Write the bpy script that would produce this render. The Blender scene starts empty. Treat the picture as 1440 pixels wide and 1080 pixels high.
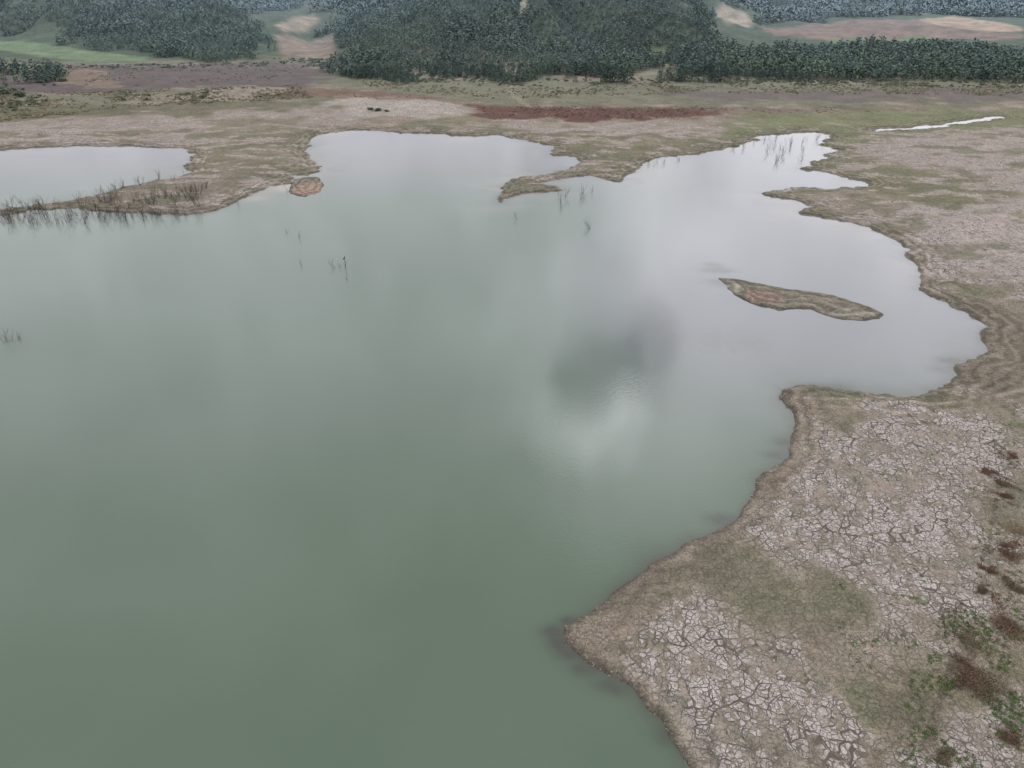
import bpy, math, random
import numpy as np
from mathutils import Vector
random.seed(7); rng=np.random.default_rng(7)
H=50.0; TH=math.radians(30); F=1009.0
C,S=math.cos(TH),math.sin(TH)
scene=bpy.context.scene
col=scene.collection
def link(o): col.objects.link(o); return o

# ---------------------------------------------------------------- noise
def _h(i,j,s):
    n=(i.astype(np.int64)*374761393+j.astype(np.int64)*668265263+s*1442695041)&0x7fffffff
    n=((n^(n>>13))*1274126177)&0x7fffffff
    n=(n^(n>>16))&0xffff
    return n/65535.0
def vn(x,y,s=0):
    x=np.asarray(x,float);y=np.asarray(y,float)
    i=np.floor(x);j=np.floor(y);fx=x-i;fy=y-j
    fx=fx*fx*(3-2*fx);fy=fy*fy*(3-2*fy)
    a=_h(i,j,s);b=_h(i+1,j,s);c=_h(i,j+1,s);d=_h(i+1,j+1,s)
    return (a*(1-fx)+b*fx)*(1-fy)+(c*(1-fx)+d*fx)*fy
def fbm(x,y,o=4,s=0):
    r=0;a=.5;t=0
    for k in range(o):
        r=r+a*vn(x*2**k+17.3*k,y*2**k-9.1*k,s+k);t+=a;a*=.5
    return r/t
def ss(a,b,x):
    t=np.clip((np.asarray(x,float)-a)/(b-a),0,1);return t*t*(3-2*t)

# ---------------------------------------------------------------- far relief
def hfar(x,y):
    x=np.asarray(x,float);y=np.asarray(y,float)
    ys=np.maximum(y,1.0);a=x/ys
    wc=ss(-.25,-.13,a)*(1-ss(.20,.34,a)); wl=1-ss(-.40,-.30,a); wr=ss(.20,.34,a)
    wv=np.clip(1-wc-wl-wr,0,1)
    def rp(y0,k,q=60.):
        t=np.maximum(y-y0,0);t=t*t/(t+q)
        return k*t/(1+t/2600.0)
    z=wc*rp(415,.085,35.)+wl*rp(540,.09,35.)+wv*rp(520,.03)+wr*(rp(480,.014)+rp(950,.10))+wv*rp(1100,.08)
    rd=1-np.abs(fbm(x/85.+.3*y/110.,y/230.,3,5)*2-1)*1.8      # spurs running down towards the lake
    on=ss(430,600,y)*(1-wl)+wl*ss(590,700,y)
    z=z+on*((rd-.62)*34+(fbm(x/55.,y/60.,2,9)-.5)*12)*(1-.85*wr*(1-ss(900,1200,y)))*(1-.7*wv)
    return z
def P(u,v,z=0.0):
    dx=(u-720)/F;dy=(v-540)/F
    t=(H-z)/(S+dy*C)
    return (dx*t,(C-dy*S)*t)
_T=np.geomspace(200,5000,1500)
def Z(u,v):
    dx=(u-720)/F;dy=(v-540)/F
    X=dx*_T;Y=(C-dy*S)*_T;z=H-(S+dy*C)*_T
    g=1.4+hfar(X,Y)
    k=np.nonzero(z<g)[0]
    k=k[0] if len(k) else len(_T)-1
    return (X[k],Y[k])
def W(pts,f=None):
    out=[]
    for u,v in pts:
        if f is not None: out.append(f(u,v))
        else: out.append(P(u,v,0.9) if v>150 else Z(u,v))
    return np.array(out)
def poly_sd(x,y,poly):
    n=len(poly);d=np.full(x.shape,1e18);ins=np.zeros(x.shape,bool)
    for i in range(n):
        ax,ay=poly[i];bx,by=poly[(i+1)%n]
        ex,ey=bx-ax,by-ay
        wx=x-ax;wy=y-ay
        t=np.clip((wx*ex+wy*ey)/(ex*ex+ey*ey+1e-12),0,1)
        dd=(wx-ex*t)**2+(wy-ey*t)**2
        np.minimum(d,dd,out=d)
        if ay!=by:
            c=((ay>y)!=(by>y))&(x<(ex)*(y-ay)/(ey)+ax)
            ins^=c
    d=np.sqrt(d)
    return np.where(ins,-d,d)
def line_d(x,y,pts):
    d=np.full(x.shape,1e18)
    for i in range(len(pts)-1):
        ax,ay=pts[i];bx,by=pts[i+1];ex,ey=bx-ax,by-ay
        t=np.clip(((x-ax)*ex+(y-ay)*ey)/(ex*ex+ey*ey+1e-12),0,1)
        np.minimum(d,(x-ax-ex*t)**2+(y-ay-ey*t)**2,out=d)
    return np.sqrt(d)

# ---------------------------------------------------------------- shorelines
shore=[(968,1080),(950,1050),(935,1022),(905,990),(885,968),(850,948),(815,922),(790,898),(793,880),(815,866),(845,850),(875,825),(910,800),(945,780),(985,755),(1020,737),(1045,717),(1055,700),(1063,674),(1085,657),(1105,642),(1112,617),(1119,597),(1112,577),(1098,561),(1100,549),(1115,539),(1150,543),(1200,551),(1240,556),(1290,556),(1315,547),(1345,532),(1350,515),(1370,507),(1384,492),(1375,467),(1385,457),(1365,445),(1345,434),(1315,420),(1290,407),(1297,390),(1291,375),(1275,352),(1250,332),(1215,318),(1170,308),(1122,301),(1142,291),(1115,283),(1068,272),(1090,267),(1120,264),(1165,266),(1222,263),(1220,256),(1190,249),(1150,242),(1118,240),(1145,232),(1158,220),(1186,212),(1158,205),(1168,190),(1130,185),(1080,190),(1050,198),(1025,208),(980,217),(930,221),(905,230),(882,247),(872,256),(830,246),(792,251),(752,258),(782,262),(792,268),(740,272),(714,276),(704,284),(698,278),(706,262),(733,249),(775,245),(800,236),(822,228),(805,219),(782,219),(776,205),(745,198),(700,190),(650,192),(620,188),(560,186),(500,182),(455,187),(438,195),(430,213),(440,228),(452,241),(432,247),(412,246),(408,256),(385,262),(355,272),(335,282),(310,293),(285,300),(250,303),(200,300),(150,297),(100,293),(60,294),(0,303),(-200,335)]
lake=np.array([P(u,v) for u,v in shore]+[(-420,120),(-500,-200),(-100,-320),(60,-260),(75,-80),(40,-20),(20,12)])
pond=np.array([P(u,v) for u,v in [(-260,206),(0,211),(60,207),(130,205),(200,206),(255,208),(273,219),(265,233),(270,243),(240,251),(190,260),(130,276),(70,286),(0,297),(-260,326)]])
stream=np.array([P(u,v) for u,v in [(1215,186),(1235,185),(1262,184),(1300,182),(1340,176),(1375,171),(1412,165.5),(1408,163),(1375,166.5),(1335,171.5),(1300,177),(1258,180),(1235,182)]])
islet_px=[(1013,392),(1030,392),(1050,395),(1080,402),(1110,407),(1140,411),(1170,416),(1200,424),(1225,432),(1241,441),(1235,448),(1210,451),(1185,450),(1160,443),(1140,435),(1120,434),(1095,437),(1070,432),(1045,423),(1030,415),(1022,405)]
islet2_px=[(410,258),(415,252),(435,249),(450,250),(457,260),(448,270),(430,277),(415,276),(406,270)]
islet=np.array([P(u,v) for u,v in islet_px]);islet2=np.array([P(u,v) for u,v in islet2_px])

def jit(x,y):
    r=np.sqrt(x*x+y*y)
    k=np.clip(r/85.,.5,2.6)
    hi=ss(190,225,y)*ss(.28,.34,x/np.maximum(y,1))*1.6
    return k*((fbm(x/5.5,y/5.5,3,21)-.5)*1.5+(fbm(x/1.3,y/1.3,2,31)-.5)*.9+hi*(fbm(x/9.,y/4.,3,33)-.5)*2.2)
def landz(x,y,sd):
    lo=fbm(x/9.,y/9.,3,41)-.5; hi=fbm(x/1.3,y/1.3,3,51)-.5
    s=np.maximum(sd,0)
    z=.42*(1-np.exp(-s/.7))+.9*(1-np.exp(-s/12.))+lo*.9*np.minimum(1,s/6.)+hi*.26*np.minimum(1,s/.8)
    k=.03+.07*ss(80,110,np.hypot(x,y))
    z=z+k*np.sin(s*2.2+lo*12)*np.exp(-s/9.)*np.minimum(1,s/.5)
    z=np.where(sd<0,np.maximum(sd*.35,-1.8),z)
    return z
def sd_all(x,y):
    a=poly_sd(x,y,lake);b=poly_sd(x,y,pond);c=poly_sd(x,y,stream)
    return a,b,c
def terrain(x,y):
    x=np.asarray(x,float);y=np.asarray(y,float)
    a,b,c=sd_all(x,y);sd=np.minimum(np.minimum(a,b)+jit(x,y),c+jit(x,y)*.6+.15)
    return landz(x,y,sd)+np.where(y>400,hfar(x,y),0),sd

# ---------------------------------------------------------------- colour zones
zones=[
 ([(-100,165),(200,160),(430,150),(480,165),(420,185),(270,205),(0,203),(-100,200)],(.36,.295,.26),14,.85),
 ([(-100,155),(150,148),(400,140),(420,150),(200,163),(-100,175)],(.14,.135,.085),8,.8),
 ([(300,165),(425,168),(425,245),(390,250),(280,250),(275,215)],(.22,.195,.14),8,.8),
 ([(340,175),(420,185),(415,225),(350,215)],(.30,.25,.205),6,.6),
 ([(60,270),(250,252),(400,243),(330,280),(250,300),(60,295)],(.235,.205,.165),4,.9),
 ([(340,268),(410,240),(440,240),(400,262),(330,285)],(.36,.32,.27),2,.8),
 ([(475,136),(560,134),(640,143),(665,160),(600,166),(510,163)],(.50,.45,.38),6,.95),
 ([(400,122),(560,128),(680,146),(600,142),(470,138),(380,135)],(.17,.095,.07),5,.7),
 ([(640,166),(1000,170),(1020,190),(960,215),(880,235),(780,215),(700,190)],(.21,.19,.13),8,.8),
 ([(700,168),(1010,170),(1025,192),(900,196),(760,190)],(.37,.30,.265),9,.8),
 ([(655,147),(720,150),(1010,150),(1030,166),(820,172),(680,164)],(.13,.068,.055),8,1),
 ([(1010,152),(1300,150),(1440,150),(1440,156),(1200,158),(1010,162)],(.17,.11,.09),6,.6),
 ([(1020,164),(1200,155),(1440,152),(1700,150),(1700,172),(1440,174),(1300,185),(1180,215),(1170,188),(1080,185),(1020,195)],(.19,.205,.115),8,.9),
 ([(1230,192),(1440,186),(1700,186),(1700,270),(1440,262),(1320,240),(1230,225)],(.41,.335,.30),9,.9),
 ([(1180,215),(1300,240),(1440,270),(1440,300),(1300,290),(1190,260)],(.20,.19,.12),6,.8),
 ([(1250,300),(1440,280),(1700,280),(1700,430),(1440,410),(1340,385),(1290,340)],(.48,.40,.37),7,.9),
 ([(1300,400),(1440,440),(1600,440),(1600,560),(1440,560),(1330,555),(1390,490)],(.215,.18,.145),4,.85),
 ([(1125,552),(1300,562),(1440,560),(1440,600),(1150,600)],(.28,.23,.18),3,.8),
 ([(1135,595),(1250,575),(1450,575),(1470,640),(1400,740),(1390,880),(1250,890),(1170,840),(1040,790),(1100,650)],(.44,.365,.325),6,.95),
 ([(930,800),(1040,755),(1110,770),(1125,850),(1070,890),(980,850),(900,862),(860,852)],(.18,.17,.122),4,.8),
 ([(860,880),(990,835),(1060,880),(1130,870),(1220,1000),(1230,1090),(1000,1090),(940,1000),(870,930)],(.44,.365,.325),4,.9),
 ([(1160,900),(1240,890),(1280,960),(1250,1090),(1225,1090),(1215,970)],(.25,.205,.16),2.5,.75),
 ([(1260,880),(1350,870),(1440,800),(1560,800),(1560,1120),(1250,1100),(1275,960)],(.24,.205,.155),4,.7),
 ([(1330,1000),(1440,980),(1500,1090),(1310,1090)],(.42,.355,.325),3,.8),
 ([(-100,105),(100,92),(300,90),(450,88),(480,110),(430,122),(200,126),(-100,140)],(.13,.10,.098),9,.95),
 ([(480,100),(700,114),(940,114),(1440,118),(1700,118),(1700,146),(1440,144),(1000,150),(700,145),(560,128),(470,118)],(.18,.18,.125),12,.9),
 ([(940,128),(1440,124),(1700,124),(1700,140),(1000,142)],(.15,.118,.115),10,.8),
 ([(-100,52),(60,60),(205,80),(212,86),(130,86),(60,80),(0,70),(-100,66)],(.14,.19,.10),4,1),
 ([(60,97),(150,100),(150,122),(80,118)],(.26,.19,.14),6,.8),
 ([(385,48),(470,46),(472,82),(400,82)],(.25,.19,.155),8,.9),
 ([(385,36),(440,18),(450,30),(400,46)],(.34,.26,.21),8,.9),
 ([(1065,36),(1180,30),(1300,28),(1390,44),(1440,48),(1440,54),(1180,58),(1090,50)],(.21,.145,.12),6,1),
 ([(1290,28),(1340,22),(1420,34),(1440,42),(1390,44)],(.38,.28,.21),6,1),
 ([(1160,57),(1300,50),(1310,54),(1180,62)],(.14,.21,.085),4,1),
 ([(1005,14),(1050,16),(1060,36),(1020,36)],(.36,.30,.24),8,1),
 ([(915,70),(935,68),(938,84),(920,86)],(.2,.25,.12),4,.9),
]
zones=[(W(p),c,s,k) for p,c,s,k in zones]
tracks=[([(835,190),(862,208),(860,222)],.4,(.36,.32,.26),.3),
        ([(742,-12),(736,8),(732,22)],3.,(.36,.33,.28),.8),
        ([(715,112),(722,135),(745,150)],1.2,(.33,.29,.2),.5),
        ([(1120,556),(1230,562),(1330,566),(1400,556),(1470,540)],.35,(.38,.33,.27),.7),
        ([(1150,570),(1290,576),(1380,572),(1480,555)],.3,(.36,.31,.25),.5),
        ([(1345,560),(1415,530),(1440,505),(1445,470),(1400,430),(1340,395)],.35,(.13,.11,.09),.5),
        ([(1370,562),(1430,540),(1470,500)],.3,(.13,.11,.09),.5),
        ([(1430,560),(1400,700),(1385,820),(1340,930),(1290,1080)],.25,(.14,.12,.095),.5)]
tracks=[(W(p),w,c,k) for p,w,c,k in tracks]
def paint(x,y,sd,iso=False):
    n=len(x)
    m=fbm(x/16.,y/16.,4,61)[:,None];m2=fbm(x/5.,y/5.,3,71)[:,None]
    a=np.array([.285,.235,.19]);b=np.array([.185,.18,.125])
    t=ss(.38,.62,m);c=a*(1-t)+b*t
    far=ss(430,520,y)[:,None]
    c=c*(1-far)+np.array([.065,.085,.05])*far
    r=np.sqrt(x*x+y*y)
    nn=(fbm(x/7.,y/7.,4,81)-.5)
    nf=(fbm(x/25.,y/25.,3,91)-.5)
    for zi,(pl,cc,s,k) in enumerate(zones):
        mg=s*3+6
        q=(x>pl[:,0].min()-mg)&(x<pl[:,0].max()+mg)&(y>pl[:,1].min()-mg)&(y<pl[:,1].max()+mg)
        if not q.any(): continue
        d=poly_sd(x[q],y[q],pl)
        field=pl[:,1].mean()>480
        if field: w=k*(1-ss(-s*.5,s*.5,d+nn[q]*3))
        else:
            d=d+nn[q]*s*3.2+nf[q]*s*1.8
            w=k*(1-ss(-s*.6,s*.6,d))
        c[q]=c[q]*(1-w[:,None])+np.array(cc)*w[:,None]
    st=fbm(x/7.+y/40.,y/2.8,5,231)[:,None]
    fl=((1-ss(255,285,y))*ss(120,170,r))[:,None]
    w=ss(.53,.62,st)*fl*.65;c=c*(1-w)+np.array([.48,.40,.365])*w
    st2=fbm(x/9.-y/50.,y/4.,5,241)[:,None]
    w=ss(.54,.62,st2)*fl*.7;c=c*(1-w)+np.array([.155,.16,.105])*w
    c=c*(.72+.56*m2)
    lum=c.mean(1)
    crack=ss(.20,.31,lum)*(1-ss(300,420,y))
    for pl,wd,cc,k in tracks:
        q=(x>pl[:,0].min()-8)&(x<pl[:,0].max()+8)&(y>pl[:,1].min()-8)&(y<pl[:,1].max()+8)
        if not q.any(): continue
        d=line_d(x[q],y[q],pl)+(nn[q])*wd*.8
        w=k*(1-ss(wd*.6,wd*1.5,d));c[q]=c[q]*(1-w[:,None])+np.array(cc)*w[:,None]
    wm=np.exp(-np.maximum(sd,0)/(np.clip(r/60.,.8,3.0)*(.4+1.4*fbm(x/4.,y/4.,2,251))))[:,None]
    wet=np.array([.17,.152,.12])
    c=c*(1-.75*wm)+wet*.75*wm
    wm2=np.exp(-np.maximum(sd,0)/.25)[:,None]*(1-.6*ss(80,140,r))[:,None]
    c=c*(1-.45*wm2)
    crack=crack*ss(.4,2.2,sd)
    return np.clip(c,0,1),crack

# ---------------------------------------------------------------- grid
A=np.concatenate([np.linspace(-180,-56,50,endpoint=False),np.linspace(-56,56,860),np.linspace(56,180,51)[1:]])
R=np.concatenate([[.05],np.linspace(3,27,20,endpoint=False),np.geomspace(27,460,640,endpoint=False),np.geomspace(460,6500,190)])
A=np.radians(A);nA=len(A);nR=len(R)
GX=(R[:,None]*np.sin(A)[None,:]).ravel();GY=(R[:,None]*np.cos(A)[None,:]).ravel()
sa,sb,sc=sd_all(GX,GY)
J=jit(GX,GY)
SD=np.minimum(np.minimum(sa,sb)+J,sc+J*.6+.15)
GZ=landz(GX,GY,SD)+np.where(GY>400,hfar(GX,GY),0)
COL,CR=paint(GX,GY,SD)
ii,jj=np.meshgrid(np.arange(nR-1),np.arange(nA-1),indexing='ij')
q0=(ii*nA+jj).ravel()
FACES=np.stack([q0,q0+1,q0+nA+1,q0+nA],1)[:, ::-1]
def mesh_np(name,V,Fc,attrs={},smooth=True):
    used,inv=np.unique(Fc.ravel(),return_inverse=True)
    V=V[used];k=Fc.shape[1];nf=len(Fc)
    me=bpy.data.meshes.new(name)
    me.vertices.add(len(V));me.vertices.foreach_set('co',V.astype(np.float32).ravel())
    me.loops.add(nf*k);me.loops.foreach_set('vertex_index',inv.astype(np.int32).ravel())
    me.polygons.add(nf);me.polygons.foreach_set('loop_start',np.arange(0,nf*k,k,dtype=np.int32))
    try: me.polygons.foreach_set('loop_total',np.full(nf,k,np.int32))
    except Exception: pass
    me.polygons.foreach_set('use_smooth',np.full(nf,smooth))
    for an,(tp,arr) in attrs.items():
        arr=arr[used]
        at=me.attributes.new(an,tp,'POINT')
        if tp=='FLOAT_COLOR':
            b=np.ones((len(arr),4),np.float32);b[:,:3]=arr;at.data.foreach_set('color',b.ravel())
        else: at.data.foreach_set('value',arr.astype(np.float32))
    me.update(calc_edges=True);me.validate()
    return me
def struct(name,me,mat,label,cat):
    o=bpy.data.objects.new(name,me);link(o);me.materials.append(mat)
    o['kind']='structure';o['label']=label;o['category']=cat;return o

# ---------------------------------------------------------------- material helpers
def nt(mat):
    mat.use_nodes=True;t=mat.node_tree;t.nodes.clear();return t
class N:
    def __init__(s,t): s.t=t
    def __call__(s,typ,inp={},**kw):
        n=s.t.nodes.new(typ)
        for k,v in kw.items(): setattr(n,k,v)
        for k,v in inp.items():
            if isinstance(v,bpy.types.NodeSocket): s.t.links.new(v,n.inputs[k])
            else: n.inputs[k].default_value=v
        return n
    def math(s,op,a,b=0.0,c=None,clamp=False):
        d={0:a,1:b}
        if c is not None: d[2]=c
        return s('ShaderNodeMath',d,operation=op,use_clamp=clamp).outputs[0]
    def mr(s,v,a,b,c=0.0,d=1.0,smooth=True):
        return s('ShaderNodeMapRange',{0:v,1:a,2:b,3:c,4:d},interpolation_type='SMOOTHSTEP' if smooth else 'LINEAR').outputs[0]
    def mix(s,f,a,b,mode='MIX'):
        n=s('ShaderNodeMix',data_type='RGBA',blend_type=mode)
        for i,v in ((0,f),(6,a),(7,b)):
            if isinstance(v,bpy.types.NodeSocket): s.t.links.new(v,n.inputs[i])
            else: n.inputs[i].default_value=v
        return n.outputs[2]
    def noise(s,vec,scale,detail=3,rough=.55,dist=0):
        return s('ShaderNodeTexNoise',{'Vector':vec,'Scale':scale,'Detail':detail,'Roughness':rough,'Distortion':dist}).outputs[0]
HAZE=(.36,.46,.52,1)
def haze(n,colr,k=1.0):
    """aerial haze painted into the base colour, stronger with distance along Y"""
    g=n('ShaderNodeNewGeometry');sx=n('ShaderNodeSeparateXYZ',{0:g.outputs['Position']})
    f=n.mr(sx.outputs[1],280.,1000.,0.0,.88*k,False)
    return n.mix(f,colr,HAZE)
def mat_ground():
    m=bpy.data.materials.new('dried_lakebed_mud');t=nt(m);n=N(t)
    g=n('ShaderNodeNewGeometry').outputs['Position']
    c=n('ShaderNodeAttribute',attribute_name='Col').outputs['Color']
    cr=n('ShaderNodeAttribute',attribute_name='crack').outputs['Fac']
    sd=n('ShaderNodeAttribute',attribute_name='sd').outputs['Fac']
    gy=n('ShaderNodeSeparateXYZ',{0:g}).outputs[1]
    flat=n('ShaderNodeVectorMath',{0:g,1:(1,1,0)},operation='MULTIPLY').outputs[0]
    wn=n('ShaderNodeTexNoise',{'Vector':flat,'Scale':.9,'Detail':2}).outputs['Color']
    wv=n('ShaderNodeVectorMath',{0:wn,1:(.8,.8,0)},operation='MULTIPLY').outputs[0]
    wp=n('ShaderNodeVectorMath',{0:flat,1:wv},operation='ADD').outputs[0]
    def vor(scale):
        return n('ShaderNodeTexVoronoi',{'Vector':wp,'Scale':scale},feature='DISTANCE_TO_EDGE').outputs['Distance']
    v1=vor(.85);v2=vor(2.3);v3=vor(6.0)
    cell=n('ShaderNodeTexVoronoi',{'Vector':wp,'Scale':2.3},feature='F1').outputs['Color']
    cellv=n('ShaderNodeSeparateXYZ',{0:cell}).outputs[0]
    n1=n.noise(flat,.17,6,.7);n2=n.noise(flat,.8,6,.7);n3=n.noise(flat,3.5,4,.7);n4=n.noise(flat,14.,3,.7)
    n5=n.noise(flat,.30,3,.6)
    sv=n('ShaderNodeMapping',{0:wp,2:(0,0,math.radians(35)),3:(1.1,.28,1)},vector_type='POINT').outputs[0]
    n6=n.noise(sv,1.0,4,.65)
    w1=n.mr(n5,.38,.64,.02,.085)
    l1=n.mr(n.math('DIVIDE',v1,w1),.3,.9)
    w2=n.mr(n2,.38,.64,.03,.12)
    l2=n.mr(n.math('DIVIDE',v2,w2),.25,.95);l3=n.mr(v3,.02,.12)
    lines=n.math('MULTIPLY',n.mr(l1,0,1,.0,1,False),n.math('MULTIPLY',n.mr(l2,0,1,.16,1,False),n.mr(l3,0,1,.70,1,False)))
    pn=n.math('ADD',n.math('MULTIPLY',n1,.50),n.math('MULTIPLY',n2,.15))
    pn=n.math('ADD',pn,n.math('MULTIPLY',n6,.35))
    pn=n.math('ADD',pn,n.math('MULTIPLY',n.math('SUBTRACT',cellv,.5),.10))
    patch=n.mr(pn,.465,.515)
    cm=n.math('MULTIPLY',cr,patch,clamp=True)
    pale=n.mix(n.mr(n3,.3,.7),(.62,.545,.515,1),(.80,.73,.70,1))
    pale=n.mix(n.mr(cellv,0,1,0,.55,False),pale,n.mix(1.0,pale,(.66,.62,.59,1),'MULTIPLY'))
    pl=n.mix(lines,(.125,.10,.08,1),pale)
    soil=n.mix(n.mr(n5,.4,.6),(.285,.24,.20,1),(.20,.195,.15,1))
    c2=n.mix(n.math('MULTIPLY',cr,n.mr(gy,90.,140.,.75,.15)),c,soil)
    b1=n.mix(1.0,c2,n.mix(n.mr(n3,.28,.72),(.68,.68,.66,1),(1.32,1.3,1.28,1)),'MULTIPLY')
    b1=n.mix(1.0,b1,n.mix(n.mr(n4,.3,.7),(.76,.76,.76,1),(1.24,1.24,1.24,1)),'MULTIPLY')
    b1=n.mix(n.math('MULTIPLY',n.mr(n2,.52,.66),.5),b1,n.mix(1.0,c2,(.62,.68,.54,1),'MULTIPLY'))
    b1=n.mix(n.math('MULTIPLY',n.mr(n2,.47,.36),.5),b1,n.mix(1.0,c2,(1.6,1.5,1.45,1),'MULTIPLY'))
    weak=n.math('MULTIPLY',n.math('SUBTRACT',1.0,n.math('MULTIPLY',l2,l1)),n.mr(pn,.38,.48,.05,.55))
    b1=n.mix(weak,b1,n.mix(1.0,b1,(.48,.45,.43,1),'MULTIPLY'))
    out=n.mix(n.math('MULTIPLY',cm,.92),b1,pl)
    ph=n.math('ADD',n.math('MULTIPLY',sd,3.0),n.math('MULTIPLY',n1,22.))
    st=n.math('SINE',ph)
    amp=n.math('MULTIPLY',n.mr(sd,.1,10.,1.0,0.0),n.mr(gy,50.,95.,.15,.34))
    stf=n.math('ADD',1.0,n.math('MULTIPLY',st,amp))
    cb=n('ShaderNodeCombineXYZ',{0:stf,1:stf,2:stf}).outputs[0]
    out=n.mix(1.0,out,cb,'MULTIPLY')
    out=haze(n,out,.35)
    hgt=n.math('ADD',n.math('MULTIPLY',n.math('MULTIPLY',lines,cm),.16),n.math('ADD',n.math('MULTIPLY',n3,.18),n.math('MULTIPLY',n4,.05)))
    hgt=n.math('ADD',hgt,n.math('MULTIPLY',n.math('MULTIPLY',l1,l2),.04))
    bp=n('ShaderNodeBump',{'Height':hgt,'Strength':.9,'Distance':1.0}).outputs[0]
    rg=n.mr(sd,0.,.5,.45,.95)
    b=n('ShaderNodeBsdfPrincipled',{'Base Color':out,'Roughness':rg,'Normal':bp,'Specular IOR Level':.25})
    o=n('ShaderNodeOutputMaterial',{0:b.outputs[0]});return m
def mat_hill():
    m=bpy.data.materials.new('hillside_soil_and_fields');t=nt(m);n=N(t)
    g=n('ShaderNodeNewGeometry').outputs['Position']
    c=n('ShaderNodeAttribute',attribute_name='Col').outputs['Color']
    a=n.noise(g,.06,5,.65);b_=n.noise(g,.6,3,.6)
    o1=n.mix(1.0,c,n.mix(n.mr(a,.3,.7),(.72,.75,.72,1),(1.28,1.25,1.22,1)),'MULTIPLY')
    o1=n.mix(1.0,o1,n.mix(n.mr(b_,.3,.7),(.8,.8,.8,1),(1.2,1.2,1.2,1)),'MULTIPLY')
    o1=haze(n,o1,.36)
    bp=n('ShaderNodeBump',{'Height':b_,'Strength':.5,'Distance':1.0}).outputs[0]
    b=n('ShaderNodeBsdfPrincipled',{'Base Color':o1,'Roughness':1.0,'Normal':bp,'Specular IOR Level':.1})
    n('ShaderNodeOutputMaterial',{0:b.outputs[0]});return m
def mat_water():
    m=bpy.data.materials.new('murky_green_water');t=nt(m);n=N(t)
    g=n('ShaderNodeNewGeometry').outputs['Position']
    c=n('ShaderNodeAttribute',attribute_name='Col').outputs['Color']
    st=n('ShaderNodeMapping',{0:g,3:(1.0,1.7,1.0)},vector_type='POINT').outputs[0]
    a=n.noise(st,1.8,3,.6,.3);b_=n.noise(g,.05,3,.5)
    hh=n.math('MULTIPLY',a,n.mr(b_,.35,.65,.3,1.0))
    bp=n('ShaderNodeBump',{'Height':hh,'Strength':.35,'Distance':.03}).outputs[0]
    rg=n.mr(n.noise(g,.035,3,.55),.35,.65,.03,.07)
    b=n('ShaderNodeBsdfPrincipled',{'Base Color':c,'Roughness':rg,'Normal':bp,'IOR':1.41})
    n('ShaderNodeOutputMaterial',{0:b.outputs[0]});return m
def mat_veg(name,c1,c2,hz=1.0,up=.0):
    m=bpy.data.materials.new(name);t=nt(m);n=N(t)
    gg=n('ShaderNodeNewGeometry');g=gg.outputs['Position']
    oi=n('ShaderNodeObjectInfo').outputs['Random']
    a=n.noise(g,.9,3,.6);a2=n.noise(g,.035,4,.6)
    f=n.math('ADD',n.math('MULTIPLY',a,.3),n.math('MULTIPLY',a2,.7))
    c=n.mix(n.mr(f,.38,.62),c1,c2)
    s=n.mr(oi,0,1,.8,1.2,False)
    c=n.mix(1.0,c,n('ShaderNodeCombineXYZ',{0:s,1:s,2:s}).outputs[0],'MULTIPLY')
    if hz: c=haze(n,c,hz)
    d={'Base Color':c,'Roughness':.95,'Specular IOR Level':.08}
    if up:
        nv=n('ShaderNodeVectorMath',{0:gg.outputs['Normal'],1:(0,-.25,up)},operation='ADD').outputs[0]
        d['Normal']=n('ShaderNodeVectorMath',{0:nv},operation='NORMALIZE').outputs[0]
    b=n('ShaderNodeBsdfPrincipled',d)
    n('ShaderNodeOutputMaterial',{0:b.outputs[0]});return m
MG=mat_ground();MH=mat_hill();MWt=mat_water()
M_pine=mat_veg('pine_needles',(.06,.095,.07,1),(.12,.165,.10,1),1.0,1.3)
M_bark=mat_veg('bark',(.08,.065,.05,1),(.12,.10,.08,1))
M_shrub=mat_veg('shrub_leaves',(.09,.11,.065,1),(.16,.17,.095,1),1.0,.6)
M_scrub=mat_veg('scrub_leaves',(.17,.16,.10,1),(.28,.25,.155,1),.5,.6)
M_redw=mat_veg('red_brown_dock_weed',(.125,.07,.055,1),(.17,.10,.08,1),0,.8)
M_nred=mat_veg('red_brown_dry_weed',(.15,.095,.07,1),(.24,.15,.11,1),0,.5)
M_drw=mat_veg('dry_weed_stalks',(.15,.12,.08,1),(.27,.22,.15,1),0,.5)
M_grn=mat_veg('fresh_green_weed',(.10,.16,.055,1),(.18,.25,.09,1),0,.5)
M_dead=mat_veg('dead_grey_wood',(.055,.047,.04,1),(.10,.085,.072,1),0)
M_stone=mat_veg('mud_clods_and_stones',(.14,.12,.095,1),(.30,.26,.22,1),0)
M_bird=mat_veg('black_plumage',(.008,.008,.009,1),(.016,.015,.016,1),0)

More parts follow.
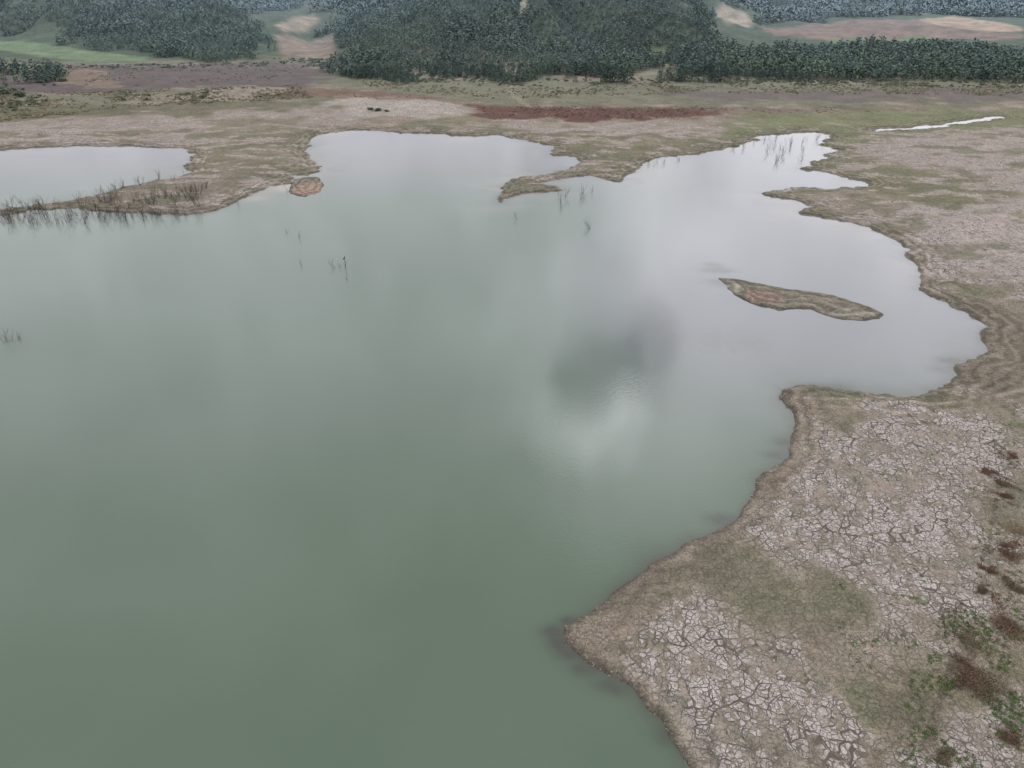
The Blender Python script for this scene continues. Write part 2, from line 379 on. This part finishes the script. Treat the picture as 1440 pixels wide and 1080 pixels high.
# ---------------------------------------------------------------- ground, hills, water
V=np.stack([GX,GY,GZ],1)
at={'Col':('FLOAT_COLOR',COL),'crack':('FLOAT',CR),'sd':('FLOAT',SD)}
fy=GY[FACES].mean(1)
hm=fy>445
struct('ground',mesh_np('ground',V,FACES[~hm],at),MG,'dried cracked lakebed mud shore around the reservoir','ground')
struct('hills',mesh_np('hills',V,FACES[hm],at),MH,'low hazy hills with fields behind the reservoir','hills')
def wcol(x,y,sd):
    deepc=np.array([.092,.131,.090]);silt_sheen=np.array([.182,.184,.20]);mid=np.array([.152,.192,.163])  # pale lilac tone: silty shallows plus sky sheen painted into the water colour
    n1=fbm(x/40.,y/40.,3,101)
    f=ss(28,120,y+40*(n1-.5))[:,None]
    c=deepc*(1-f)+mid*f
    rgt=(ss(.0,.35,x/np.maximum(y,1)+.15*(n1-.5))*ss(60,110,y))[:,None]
    c=c*(1-rgt)+silt_sheen*rgt
    fr=ss(170,240,y)[:,None];c=c*(1-fr)+silt_sheen*fr
    r=np.sqrt(x*x+y*y)
    e0=(np.exp(np.minimum(sd,0)/5.)*ss(120,180,r)*ss(.45,.6,fbm(x/14.,y/14.,3,261)))[:,None]
    c=c*(1-.6*e0)+np.array([.30,.27,.245])*.6*e0
    e=np.exp(np.minimum(sd,0)/(np.clip(r/55.,.7,1.6)*(.3+1.7*fbm(x/6.,y/6.,2,111)**2)))[:,None]
    c=c*(1-.7*e)+np.array([.075,.07,.056])*.7*e
    for u,v,rx,k,cc in [(395,262,5.,.8,(.36,.32,.27)),(360,278,4.,.6,(.34,.30,.26))]:
        px,py=P(u,v);d=((x-px)/rx)**2+((y-py)/rx)**2+(fbm(x/3,y/3,3,123)-.5)
        w=(k*np.exp(-np.maximum(d,0)))[:,None];c=c*(1-w)+np.array(cc)*w
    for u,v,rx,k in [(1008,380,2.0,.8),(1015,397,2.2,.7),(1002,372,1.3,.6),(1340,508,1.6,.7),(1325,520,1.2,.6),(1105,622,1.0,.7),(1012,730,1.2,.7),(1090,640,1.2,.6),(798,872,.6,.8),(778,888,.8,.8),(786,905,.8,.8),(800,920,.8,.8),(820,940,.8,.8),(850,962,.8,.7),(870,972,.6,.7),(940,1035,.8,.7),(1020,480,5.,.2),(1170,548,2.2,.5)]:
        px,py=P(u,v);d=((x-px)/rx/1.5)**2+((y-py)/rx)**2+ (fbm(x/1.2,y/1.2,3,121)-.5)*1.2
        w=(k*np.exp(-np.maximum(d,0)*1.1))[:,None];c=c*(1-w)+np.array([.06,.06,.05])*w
    return np.clip(c,.0,1)
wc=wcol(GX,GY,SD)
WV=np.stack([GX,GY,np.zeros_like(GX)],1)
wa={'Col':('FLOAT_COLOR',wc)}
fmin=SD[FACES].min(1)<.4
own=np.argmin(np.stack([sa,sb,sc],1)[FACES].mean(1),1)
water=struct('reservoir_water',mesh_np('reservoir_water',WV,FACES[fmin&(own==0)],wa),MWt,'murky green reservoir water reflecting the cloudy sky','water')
struct('pond_water',mesh_np('pond_water',WV,FACES[fmin&(own==1)],wa),MWt,'pale grey pond behind a narrow mud strip','water')
struct('stream_water',mesh_np('stream_water',WV,FACES[fmin&(own==2)],wa),MWt,'thin pale stream crossing the green mud flat','water')

def make_islet(name,poly,zs,label):
    x0,y0=poly.min(0)-2;x1,y1=poly.max(0)+2
    nx=int((x1-x0)/.11);ny=int((y1-y0)/.16)
    X,Y=np.meshgrid(np.linspace(x0,x1,nx),np.linspace(y0,y1,ny));x=X.ravel();y=Y.ravel()
    sd=-poly_sd(x,y,poly)+jit(x,y)*.45
    z=landz(x,y,sd)*.85;z=np.where(sd<0,np.maximum(sd*.35,-.5),z)
    c,cr=paint(x,y,sd)
    c=c*.2+np.array([.215,.195,.16])*.8*(.65+.7*fbm(x/3.,y/3.,3,131))[:,None]
    for (u,v,rx,ry,cc) in zs:
        px,py=P(u,v,.8);d=((x-px)/rx)**2+((y-py)/ry)**2+(fbm(x/2.,y/2.,3,141)-.5)*1.1
        w=(1-ss(.6,1.1,d))[:,None];c=c*(1-w)+np.array(cc)*w
    wm=np.exp(-np.maximum(sd,0)/.35)[:,None];c=c*(1-.5*wm)
    i,j=np.meshgrid(np.arange(ny-1),np.arange(nx-1),indexing='ij');q=(i*nx+j).ravel()
    Fc=np.stack([q,q+1,q+nx+1,q+nx],1);Fc=Fc[sd[Fc].max(1)>-1.0]
    cr=np.zeros_like(cr)
    return struct(name,mesh_np(name,np.stack([x,y,z],1),Fc,{'Col':('FLOAT_COLOR',c),'crack':('FLOAT',cr),'sd':('FLOAT',sd)}),MG,label,'islet')
make_islet('islet',islet,[(1075,414,3.6,3.0,(.27,.20,.17)),(1195,438,4.,1.8,(.30,.28,.23)),(1030,402,2.,2.4,(.36,.335,.28))],'long low mud islet with reddish and olive patches')
make_islet('islet',islet2,[(432,263,4.2,7.,(.34,.25,.205))],'small reddish mud islet close to the spit')

# ---------------------------------------------------------------- foliage builders
def tube(vs,fs,p0,p1,r0,r1,k=5):
    p0=Vector(p0);p1=Vector(p1);d=(p1-p0).normalized()
    a=d.orthogonal().normalized();b=d.cross(a);s=len(vs)
    for p,r in((p0,r0),(p1,r1)):
        for i in range(k):
            t=2*math.pi*i/k;vs.append(tuple(p+a*math.cos(t)*r+b*math.sin(t)*r))
    for i in range(k):
        j=(i+1)%k;fs.append((s+i,s+j,s+k+j,s+k+i))
def leafq(vs,fs,p,sz,up=.5):
    n=Vector((random.gauss(0,1),random.gauss(0,1),random.gauss(0,1)+up)).normalized()
    a=n.orthogonal().normalized();b=n.cross(a)
    t=random.random()*6.28;a2=a*math.cos(t)+b*math.sin(t);b2=n.cross(a2)
    s=len(vs);p=Vector(p)
    for u,v in((-1,-.55),(.9,-.7),(1,.6),(-.7,.8)):
        vs.append(tuple(p+a2*u*sz*random.uniform(.7,1.2)+b2*v*sz*random.uniform(.6,1.1)))
    fs.append((s,s+1,s+2,s+3))
def pine(ncl,nper,sz,h,wd=.2,seed=0):
    random.seed(seed);vs=[];fs=[]
    tube(vs,fs,(0,0,-.6),(0,0,h*.97),h*.018,h*.003)
    nb=len(fs)
    limbs=[]
    for i in range(ncl):
        t=.14+.84*(i+random.random())/ncl
        rr=h*wd*(1-t)**.62*1.15*random.uniform(.45,1.1)+.12
        an=i*2.4+random.uniform(-.5,.5)
        c=(rr*math.cos(an),rr*math.sin(an),h*t+random.uniform(-.2,.2))
        limbs.append(((0,0,h*t-.3*rr),c))
        cs=h*.075*(1.25-t*.6)*random.uniform(.7,1.25)
        for k in range(nper):
            p=(c[0]+random.gauss(0,cs*.8),c[1]+random.gauss(0,cs*.8),c[2]+random.gauss(0,cs*.4))
            leafq(vs,fs,p,sz*random.uniform(.6,1.3),1.5)
    lf=len(fs)
    if nper>6:
        for a,b in limbs: tube(vs,fs,a,b,.05,.02,3)
    return vs,fs,nb,lf
def bush(n,r,h,sz,seed=0):
    random.seed(seed);vs=[];fs=[];cl=[]
    for i in range(max(4,n//22)):
        a=random.random()*6.28;q=random.random()**.5*r*.75
        cl.append((q*math.cos(a),q*math.sin(a),h*random.uniform(.25,.8)))
    for i in range(5):
        a=random.random()*6.28;tube(vs,fs,(0,0,-.2),(math.cos(a)*r*.5,math.sin(a)*r*.5,h*.6),.05,.02,3)
    nb=len(fs)
    for i in range(n):
        c=random.choice(cl);leafq(vs,fs,(c[0]+random.gauss(0,r*.22),c[1]+random.gauss(0,r*.22),max(.05,c[2]+random.gauss(0,h*.17))),sz*random.uniform(.6,1.3),.8)
    return vs,fs,nb,len(fs)
def mk(name,d,m1,m2):
    vs,fs,nb,lf=d;me=bpy.data.meshes.new(name);me.from_pydata(vs,[],fs)
    me.materials.append(m1);me.materials.append(m2)
    mi=[1 if nb<=i<lf else 0 for i in range(len(fs))];me.polygons.foreach_set('material_index',mi);me.update();return me
def merged(name,protos,pos,scl,rot,m1,m2,label,cat):
    """one mesh holding a far-off mass of plants"""
    VV=[];FF=[];MI=[];off=0
    pn=[(np.array(d[0],float),np.array(d[1],int),np.array([1 if d[2]<=i<d[3] else 0 for i in range(len(d[1]))])) for d in protos]
    for k in range(len(pos)):
        v,f,mi=pn[k%len(pn)];s=scl[k];c,s_=math.cos(rot[k]),math.sin(rot[k])
        w=np.empty_like(v);w[:,0]=(v[:,0]*c-v[:,1]*s_)*s+pos[k][0];w[:,1]=(v[:,0]*s_+v[:,1]*c)*s+pos[k][1];w[:,2]=v[:,2]*s+pos[k][2]
        VV.append(w);FF.append(f+off);MI.append(mi);off+=len(v)
    me=mesh_np(name,np.concatenate(VV),np.concatenate(FF),{},False)
    me.materials.append(m1);me.materials.append(m2)
    me.polygons.foreach_set('material_index',np.concatenate(MI).astype(np.int32))
    o=bpy.data.objects.new(name,me);link(o);o['kind']='stuff';o['label']=label;o['category']=cat;return o

# ---------------------------------------------------------------- forests
forest=[
 [(478,84),(500,100),(560,110),(640,113),(700,113),(760,111),(860,110),(930,104),(985,98),(1010,70),(1000,40),(990,15),(980,-22),(700,-25),(480,-22),(455,10),(462,40),(474,62)],
 [(-250,52),(0,50),(100,60),(210,79),(300,87),(384,84),(384,62),(366,38),(335,14),(320,-20),(0,-24),(-250,-24)],
 [(930,84),(940,104),(1000,110),(1100,114),(1440,116),(1750,118),(1750,80),(1440,74),(1180,72),(1050,72),(960,70)],
 [(1060,32),(1070,18),(1130,4),(1200,10),(1290,22),(1170,29),(1090,36)],
 [(470,-2),(1000,4),(1050,14),(1160,2),(1290,18),(1440,26),(1750,30),(1750,-28),(470,-28)],
 [(-250,86),(0,96),(60,100),(95,112),(60,126),(0,140),(-250,150)],
 [(480,100),(700,112),(1000,108),(1440,114),(1440,121),(1000,119),(700,122),(480,114)],
 [(385,50),(400,30),(470,20),(478,84),(470,90),(455,40),(400,60)],
 [(420,95),(500,96),(520,108),(440,104)],
 [(300,20),(480,-6),(480,-28),(200,-28)],
]
forest=[W(p,Z) for p in forest]
clear=[([(742,-12),(736,8),(732,22)],3.)]
clear=[(W(p,Z),w) for p,w in clear]
pts=[]
for (ya,yb,sp,sc_) in ((380,740,3.4,1.0),(740,1150,5.2,1.3),(1150,2200,12.,2.2)):
    xs=np.arange(-yb*.95,yb*.95,sp);ys=np.arange(ya,yb,sp)
    X,Y=np.meshgrid(xs,ys);x=X.ravel()+rng.uniform(-.48,.48,X.size)*sp;y=Y.ravel()+rng.uniform(-.48,.48,X.size)*sp
    k=np.abs(x/y)<.80;x=x[k];y=y[k];ins=np.zeros(len(x),bool)
    for fi,pl in enumerate(forest):
        d=poly_sd(x,y,pl)+(fbm(x/26.,y/26.,4,151)-.5)*(26 if fi==2 else 52)
        th=(.48 if fi<9 else .6) if fi>=5 else (.9 if fi==2 else .74)
        ins|=(d<0)&(fbm(x/24.,y/24.,4,161)+rng.normal(0,.05,len(x))<th-.28*np.exp(np.minimum(d,0)/10.))
    for pl,w in clear: ins&=line_d(x,y,pl)>w
    for pl,cc,s,kk in zones:
        if pl[:,1].mean()>480 : ins&=poly_sd(x,y,pl)>1
    x=x[ins];y=y[ins];pts.append(np.stack([x,y,np.full(len(x),sc_)],1))
pts=np.concatenate(pts);pts=pts[pts[:,1]>380]
z,_=terrain(pts[:,0],pts[:,1])
hs=.74*(.30+.84*fbm(pts[:,0]/30.,pts[:,1]/30.,3,171))*rng.uniform(.55,1.35,len(pts))
hs*=1+.15*ss(.2,.3,pts[:,0]/pts[:,1])
dist=np.hypot(pts[:,0],pts[:,1]);vis=np.abs(pts[:,0]/pts[:,1])<.78
order=np.argsort(np.where(vis,dist,1e9))
near=order[:300];rest=order[300:]
pm=[mk('pine_tree',pine(26,14,.40,9.5,random.Random(s).uniform(.26,.36),s),M_bark,M_pine) for s in range(6)]
for i,k in enumerate(near):
    o=bpy.data.objects.new('pine_tree',pm[i%6]);link(o);s=hs[k]
    o.location=(pts[k,0],pts[k,1],z[k]-.1);o.scale=(s*rng.uniform(.9,1.2),s*rng.uniform(.9,1.2),s);o.rotation_euler=(0,0,rng.uniform(0,6.28))
    o['label']='dark green pine tree at the edge of the wood';o['category']='tree';o['group']='pine trees along the forest edge'
r1=[k for k in rest if pts[k,2]<1.2];r2=[k for k in rest if pts[k,2]>=1.2]
p1=[pine(11,5,.80,9.5,.31,100+s) for s in range(8)]+[pine(9,5,.88,7.5,.43,150+s) for s in range(4)];p2=[pine(9,3,1.15,9.5,.34,200+s) for s in range(8)]
print('TREES',len(r1),len(r2))
merged('pine_forest',p1,[(pts[k,0],pts[k,1],z[k]-.1) for k in r1],[hs[k] for k in r1],rng.uniform(0,6.28,len(r1)),M_bark,M_pine,'dense dark pine forest covering the hillside','forest')
merged('pine_forest',p2,[(pts[k,0],pts[k,1],z[k]-.1) for k in r2],[hs[k]*(1.25 if pts[k,2]<1.5 else 1.9) for k in r2],rng.uniform(0,6.28,len(r2)),M_bark,M_pine,'hazy remote pine forest on the upper slopes','forest')

def sample(poly,n):
    lo=poly.min(0);hi=poly.max(0);o=[]
    while len(o)<n:
        x=rng.uniform(lo[0],hi[0],n);y=rng.uniform(lo[1],hi[1],n);q=poly_sd(x,y,poly)<0
        o+=list(zip(x[q],y[q]))
    return np.array(o[:n])
sb_=[bush(28,1.1,.7,.30,300+s) for s in range(6)]
def scrub(name,areas,mat,label,scale=1.0,protos=sb_):
    ps=[]
    for pl,n,ev in areas:
        q=sample(W(pl),n);q=q[fbm(q[:,0]/14.,q[:,1]/14.,3,181)+rng.normal(0,.09,len(q))>ev];ps.append(q)
    q=np.concatenate(ps);zz,sdq=terrain(q[:,0],q[:,1]);k=sdq>1;q=q[k];zz=zz[k]
    merged(name,protos,[(a,b,c) for (a,b),c in zip(q,zz)],rng.uniform(.3,1.2,len(q))*scale,rng.uniform(0,6.28,len(q)),M_dead,mat,label,'scrub')
scrub('scrub',[([(-50,130),(150,128),(420,120),(440,138),(200,152),(-50,178)],3800,.45),
  ([(480,104),(700,116),(940,116),(1000,130),(700,140),(520,124)],1900,.48),([(900,112),(1440,118),(1440,134),(940,130)],2400,.46),
  ([(0,96),(200,92),(440,88),(450,110),(200,120),(0,120)],1500,.54)],M_scrub,'low olive and yellowish scrub on the dry flats',.62)
scrub('dark_scrub',[([(480,98),(700,112),(940,110),(1440,116),(1440,124),(940,118),(700,122),(490,110)],1100,.42),([(-40,98),(60,100),(90,112),(40,150),(-40,170)],220,.45),([(385,82),(470,80),(480,98),(400,92)],140,.3),([(0,84),(130,92),(380,86),(380,94),(120,98),(0,92)],360,.42),([(-40,132),(150,130),(420,124),(430,134),(200,146),(-40,165)],420,.55)],M_shrub,'dark green bushes along the forest edge',1.15)
rb=[bush(22,.9,.14,.3,400+s) for s in range(5)]
scrub('red_weeds',[([(665,148),(720,151),(1006,150),(1020,166),(820,171),(685,163)],1100,.44),([(420,128),(560,132),(640,146),(520,140)],120,.5),([(1010,152),(1300,151),(1300,157),(1010,163)],260,.5)],M_redw,'dull dark red weeds carpeting the dry flat',.45,rb)
shm=[mk('shrub',bush(260,1.7,2.0,.26,500+s),M_dead,M_shrub) for s in range(4)]
for i,(u,v,s) in enumerate([(520,155,.7),(531,156,.9),(544,157,.6),(12,132,1.8),(28,136,1.6),(2,128,1.8),(60,116,1.5),(75,112,1.6),(88,114,1.2),(700,106,1.6),(715,108,1.5)]):
    x,y=P(u,v,1.2) if v>150 else Z(u,v);zz,_=terrain(np.array([x]),np.array([y]))
    o=bpy.data.objects.new('shrub',shm[i%4]);link(o);o.location=(x,y,zz[0]-.05);o.scale=(s*1.3,s,s*.6);o.rotation_euler=(0,0,i*1.3)
    o['label']='rounded dark green shrub on the dry flat';o['category']='shrub';o['group']='shrubs on the dry flats'

# ---------------------------------------------------------------- dead saplings
def sapling(seed,h):
    random.seed(seed);vs=[];fs=[]
    def grow(p,d,l,r,dep):
        n=3
        for i in range(n):
            d=(d+Vector((random.gauss(0,.13),random.gauss(0,.13),.05))).normalized();q=p+d*l/n
            tube(vs,fs,p,q,r,r*.8,4);p=q;r*=.8
            if dep>0 and i>0 or (dep>0 and random.random()<.5):
                for _ in range(random.choice((1,2))):
                    dd=(d+Vector((random.gauss(0,.6),random.gauss(0,.6),random.uniform(-.1,.4)))).normalized()
                    grow(p,dd,l*random.uniform(.35,.6),r*.62,dep-1)
    for s in range(random.choice((2,2,3,4))):
        grow(Vector((random.gauss(0,.06),random.gauss(0,.06),-.8)),Vector((random.gauss(0,.22),random.gauss(0,.22),1)).normalized(),h+.8,.048,2)
    me=bpy.data.meshes.new('dead_sapling');me.from_pydata(vs,[],fs);me.materials.append(M_dead);return me
sm=[sapling(600+s,2.0) for s in range(8)]
def sap(x,y,s,label='bare dead sapling standing in the shallow water',i=[0]):
    zz,_=terrain(np.array([x]),np.array([y]));i[0]+=1
    o=bpy.data.objects.new('dead_sapling',sm[i[0]%8]);link(o);o.location=(x,y,max(zz[0],-.25));o.scale=(s*.9,s*.9,s);o.rotation_euler=(rng.normal(0,.08),rng.normal(0,.08),rng.uniform(0,6.28))
    o['label']=label;o['category']='dead tree';o['group']='dead saplings flooded along the shore';return o
strip=np.array([P(u,v) for u,v in [(-10,300),(60,290),(140,286),(200,278),(290,268),(300,290),(260,307),(180,312),(100,316),(0,320)]])
for x,y in sample(strip,215): sap(x,y,rng.uniform(.35,1.1))
for x,y in sample(np.array([P(u,v) for u,v in [(130,262),(240,250),(262,240),(270,247),(240,262),(140,285)]]),16): sap(x,y,rng.uniform(.5,1.),'bare dead sapling on the narrow mud strip')
for x,y in sample(np.array([P(u,v) for u,v in [(1020,205),(1080,192),(1165,196),(1180,212),(1120,236),(1060,222)]]),36): sap(x,y,rng.uniform(.4,1.0))
for x,y in sample(np.array([P(u,v) for u,v in [(900,228),(980,222),(960,232),(900,240)]]),7): sap(x,y,rng.uniform(.4,.9))
for x,y in sample(np.array([P(u,v) for u,v in [(785,268),(830,262),(835,282),(785,290)]]),7): sap(x,y,rng.uniform(.5,1.0))
for u,v,s in [(830,322,.9),(726,308,.6),(402,328,.5),(421,336,.6),(423,374,.55),(404,272,.7),(6,482,.8),(14,480,.7),(27,479,.5),(470,378,.7),(477,376,.5),(790,293,.6),(335,291,.7),(130,300,.8)]:
    x,y=P(u,v);sap(x,y,s)
bx,by=P(486,378)
vs=[];fs=[]
for a,b,r0,r1 in [((0,0,-1.),(.05,0,.9),.07,.055),((.05,0,.9),(-.05,.02,1.9),.055,.035),((.05,0,.9),(.5,.1,1.5),.035,.02),((.0,0,1.4),(.35,-.1,1.9),.03,.015),((-.02,0,.5),(-.4,.1,1.1),.03,.012)]: tube(vs,fs,a,b,r0,r1,6)
me=bpy.data.meshes.new('dead_snag');me.from_pydata(vs,[],fs);me.materials.append(M_dead)
o=bpy.data.objects.new('dead_snag',me);link(o);o.location=(bx,by,0);o['label']='forked dead snag in open water holding a bird';o['category']='dead tree'
pv=[(-.30,0,-.16),(-.16,0,-.02),(0,0,.10),(.12,0,.24),(.17,0,.38),(.15,0,.50),(.22,0,.57),(.36,0,.57),(.0,.05,-.12),(.0,-.05,-.12)]
pr=[.03,.09,.14,.11,.05,.04,.05,.012,.02,.02]
pe=[(0,1),(1,2),(2,3),(3,4),(4,5),(5,6),(6,7),(2,8),(2,9)]
me=bpy.data.meshes.new('cormorant');me.from_pydata(pv,pe,[]);bo=bpy.data.objects.new('cormorant',me);link(bo)
md=bo.modifiers.new('s','SKIN')
for i,r in enumerate(pr): me.skin_vertices[0].data[i].radius=(r,r*.85)
me.skin_vertices[0].data[2].use_root=True
bo.modifiers.new('b','SUBSURF').levels=1;me.materials.append(M_bird)
bo.location=(bx-.05,by+.02,2.0);bo.rotation_euler=(0,0,-.4);bo['label']='black water bird perched upright on a dead snag';bo['category']='bird'

# ---------------------------------------------------------------- near weeds and stones
def tuft(n,r,h,seed,w=.03,g=False):
    random.seed(seed);vs=[];fs=[]
    cl=[(random.gauss(0,.55),random.gauss(0,.55)) for _ in range(12)]
    for i in range(n):
        if g:
            cx,cy=random.choice(cl);x,y=(cx+random.gauss(0,.25))*r,(cy+random.gauss(0,.25))*r
        else:
            a=random.random()*6.28;q=r*random.random()**.6;x,y=q*math.cos(a),q*math.sin(a)
        l=h*random.uniform(.3,1.1);dx,dy=random.gauss(0,1.)*l,random.gauss(0,1.)*l;t=random.random()*3.14
        wx,wy=math.cos(t)*w,math.sin(t)*w;s=len(vs)
        vs+= [(x-wx,y-wy,-.03),(x+wx,y+wy,-.03),(x+dx+wx*.8,y+dy+wy*.8,l),(x+dx-wx*.8,y+dy-wy*.8,l)];fs.append((s,s+1,s+2,s+3))
    return vs,fs,0,len(fs)
clm=[(mk('dry_weed_clump',tuft(850,1.0,.17,700+s,.022,True),M_drw,M_drw if s%2 else M_nred)) for s in range(4)]
for i,(u,v,rx,ry) in enumerate([(1372,952,1.6,1.3),(1392,972,1.2,1.0),(1350,935,.9,.8),(1362,905,1.3,.9),(1408,872,1.9,1.1),(1430,885,1.4,.9),(1400,668,1.3,.7),(1418,680,1.1,.6),(1412,697,.7,.5),(1432,745,1.,1.),(1432,780,1.3,1.1),(1332,1060,.9,.7),(1425,640,.8,.6),(1380,828,.6,.5),(1392,800,.5,.6),(1425,825,1.,.8),(1425,1040,.8,.7)]):
    x,y=P(u,v,1.2);zz,_=terrain(np.array([x]),np.array([y]))
    o=bpy.data.objects.new('dry_weed_clump',clm[i%4]);link(o);o.location=(x,y,zz[0]);o.scale=(rx,ry,1.);o.rotation_euler=(0,0,.3*i)
    o['label']='low rust-brown dry weed clump on cracked mud' if i%2==0 else 'low dull brown dry weed clump on cracked mud';o['category']='weeds';o['group']='dry weed clumps on the mud bank'
gt=[tuft(16,.14,.06,800+s,.03) for s in range(6)]
def tuftfield(name,areas,protos,mat,label,sc=1.0):
    ps=[]
    for pl,n,ev in areas:
        q=sample(np.array([P(u,v,1.2) for u,v in pl]),n);q=q[fbm(q[:,0]/2.2,q[:,1]/2.2,4,191)+rng.normal(0,.08,len(q))>ev];ps.append(q)
    q=np.concatenate(ps);zz,sdq=terrain(q[:,0],q[:,1]);k=sdq>.5;q=q[k];zz=zz[k]
    merged(name,protos,[(a,b,c) for (a,b),c in zip(q,zz)],rng.uniform(.3,1.5,len(q))*sc,rng.uniform(0,6.28,len(q)),M_dead,mat,label,'weeds')
tuftfield('green_weeds',[([(1280,880),(1500,820),(1500,1100),(1260,1100)],2200,.57),([(1330,940),(1430,930),(1430,1010),(1320,1010)],400,.48),([(1360,600),(1500,590),(1500,840),(1370,840)],700,.57),([(1180,820),(1300,800),(1300,940),(1180,940)],160,.6),([(1150,580),(1500,560),(1500,840),(1250,840)],350,.64)],gt,M_grn,'small fresh green weeds scattered over the mud',1.1)
tuftfield('brown_weeds',[([(1320,860),(1500,800),(1500,1100),(1300,1100)],1700,.57),([(1385,620),(1500,600),(1500,840),(1375,840)],1000,.56)],gt,M_drw,'small brown dry weeds scattered over the mud',1.1)
def stone(seed):
    import bmesh
    random.seed(seed);bm=bmesh.new();bmesh.ops.create_icosphere(bm,subdivisions=1,radius=.5)
    for v in bm.verts: v.co=Vector((v.co.x*random.uniform(.8,1.3),v.co.y*random.uniform(.8,1.2),v.co.z*random.uniform(.45,.75)))
    vs=[tuple(v.co) for v in bm.verts];fs=[tuple(v.index for v in f.verts) for f in bm.faces];bm.free();return vs,fs,0,len(fs)
st=[stone(900+s) for s in range(6)]
q=[]
sp_=lake[:42]
for i in range(len(sp_)-1):
    a,b=sp_[i],sp_[i+1];L=np.hypot(*(b-a));k=int(L*9)
    t=rng.random(k);nrm=np.array([b[1]-a[1],a[0]-b[0]])/max(L,1e-6)
    off=np.abs(rng.normal(0,1.4,k))
    q.append(a+(b-a)*t[:,None]+nrm*off[:,None]);q.append(a+(b-a)*t[:,None]-nrm*off[:,None])
q=np.concatenate(q);zz,sdq=terrain(q[:,0],q[:,1]);k=(sdq>-.12)&(sdq<3);q=q[k];zz=zz[k]
sz=np.clip(rng.lognormal(-2.15,.5,len(q)),.05,.42)
merged('shore_stones',st,[(a,b,c) for (a,b),c in zip(q,zz)],sz,rng.uniform(0,6.28,len(q)),M_stone,M_stone,'stones and mud clods along the bank','stones')

# ---------------------------------------------------------------- world
w=bpy.data.worlds.new('World');scene.world=w;w.use_nodes=True;t=w.node_tree;t.nodes.clear();n=N(t)
sky=n('ShaderNodeTexSky',sky_type='NISHITA',sun_disc=False,sun_elevation=math.radians(48),sun_rotation=math.radians(35))
tc=n('ShaderNodeTexCoord').outputs['Generated']
nz=n('ShaderNodeTexNoise',{'Vector':tc,'Scale':11.0,'Detail':5}).outputs['Color']
d0=n('ShaderNodeVectorMath',{0:nz,1:(-.5,-.5,-.5)},operation='ADD').outputs[0]
d1=n('ShaderNodeVectorMath',{0:d0,1:(.24,.24,.15)},operation='MULTIPLY').outputs[0]
dr=n('ShaderNodeVectorMath',{0:n('ShaderNodeVectorMath',{0:tc,1:d1},operation='ADD').outputs[0]},operation='NORMALIZE').outputs[0]
cl=n.noise(tc,7.0,5,.6,.5)
rad=n.mr(cl,.3,.7,.76,1.18)
for el,az,ro,ri,k in [(22,28,24,3,.80),(28,12,15,3,.5),(33.0,4.6,4.8,.5,1.4),(33.8,9.0,4.4,.5,1.0),(37,12,9,1,.8),(29.2,7.2,4.2,.8,-1.2),(27.6,11.5,4.6,.8,-1.1),(10,20,12,2,-.25)]:
    e,a=math.radians(el),math.radians(az)
    v=(math.cos(e)*math.sin(a),math.cos(e)*math.cos(a),math.sin(e))
    dp=n('ShaderNodeVectorMath',{0:dr,1:v},operation='DOT_PRODUCT').outputs['Value']
    f=n.mr(dp,math.cos(math.radians(ro)),math.cos(math.radians(ri)),0,k)
    rad=n.math('ADD',rad,f)
rad=n.math('MAXIMUM',rad,.3)
cc=n.mix(1.0,(.965,.97,1.01,1),n('ShaderNodeCombineXYZ',{0:rad,1:rad,2:rad}).outputs[0],'MULTIPLY')
b1=n('ShaderNodeBackground',{0:sky.outputs[0],1:.08});b2=n('ShaderNodeBackground',{0:cc,1:1.14})
ms=n('ShaderNodeMixShader',{0:.92,1:b1.outputs[0],2:b2.outputs[0]});n('ShaderNodeOutputWorld',{0:ms.outputs[0]})
L=bpy.data.lights.new('sun','SUN');L.energy=.8;L.angle=math.radians(20);L.color=(1,.96,.9)
so=bpy.data.objects.new('sun',L);link(so);so.rotation_euler=(math.radians(42),0,math.radians(180-35))

cam=bpy.data.cameras.new('camera');co=bpy.data.objects.new('camera',cam);link(co)
cam.sensor_width=36;cam.lens=F/1440*36;cam.clip_start=.5;cam.clip_end=12000
co.location=(0,0,H);co.rotation_euler=(math.radians(60),0,0);scene.camera=co
scene.view_settings.view_transform='Standard';scene.view_settings.look='None';scene.view_settings.exposure=0
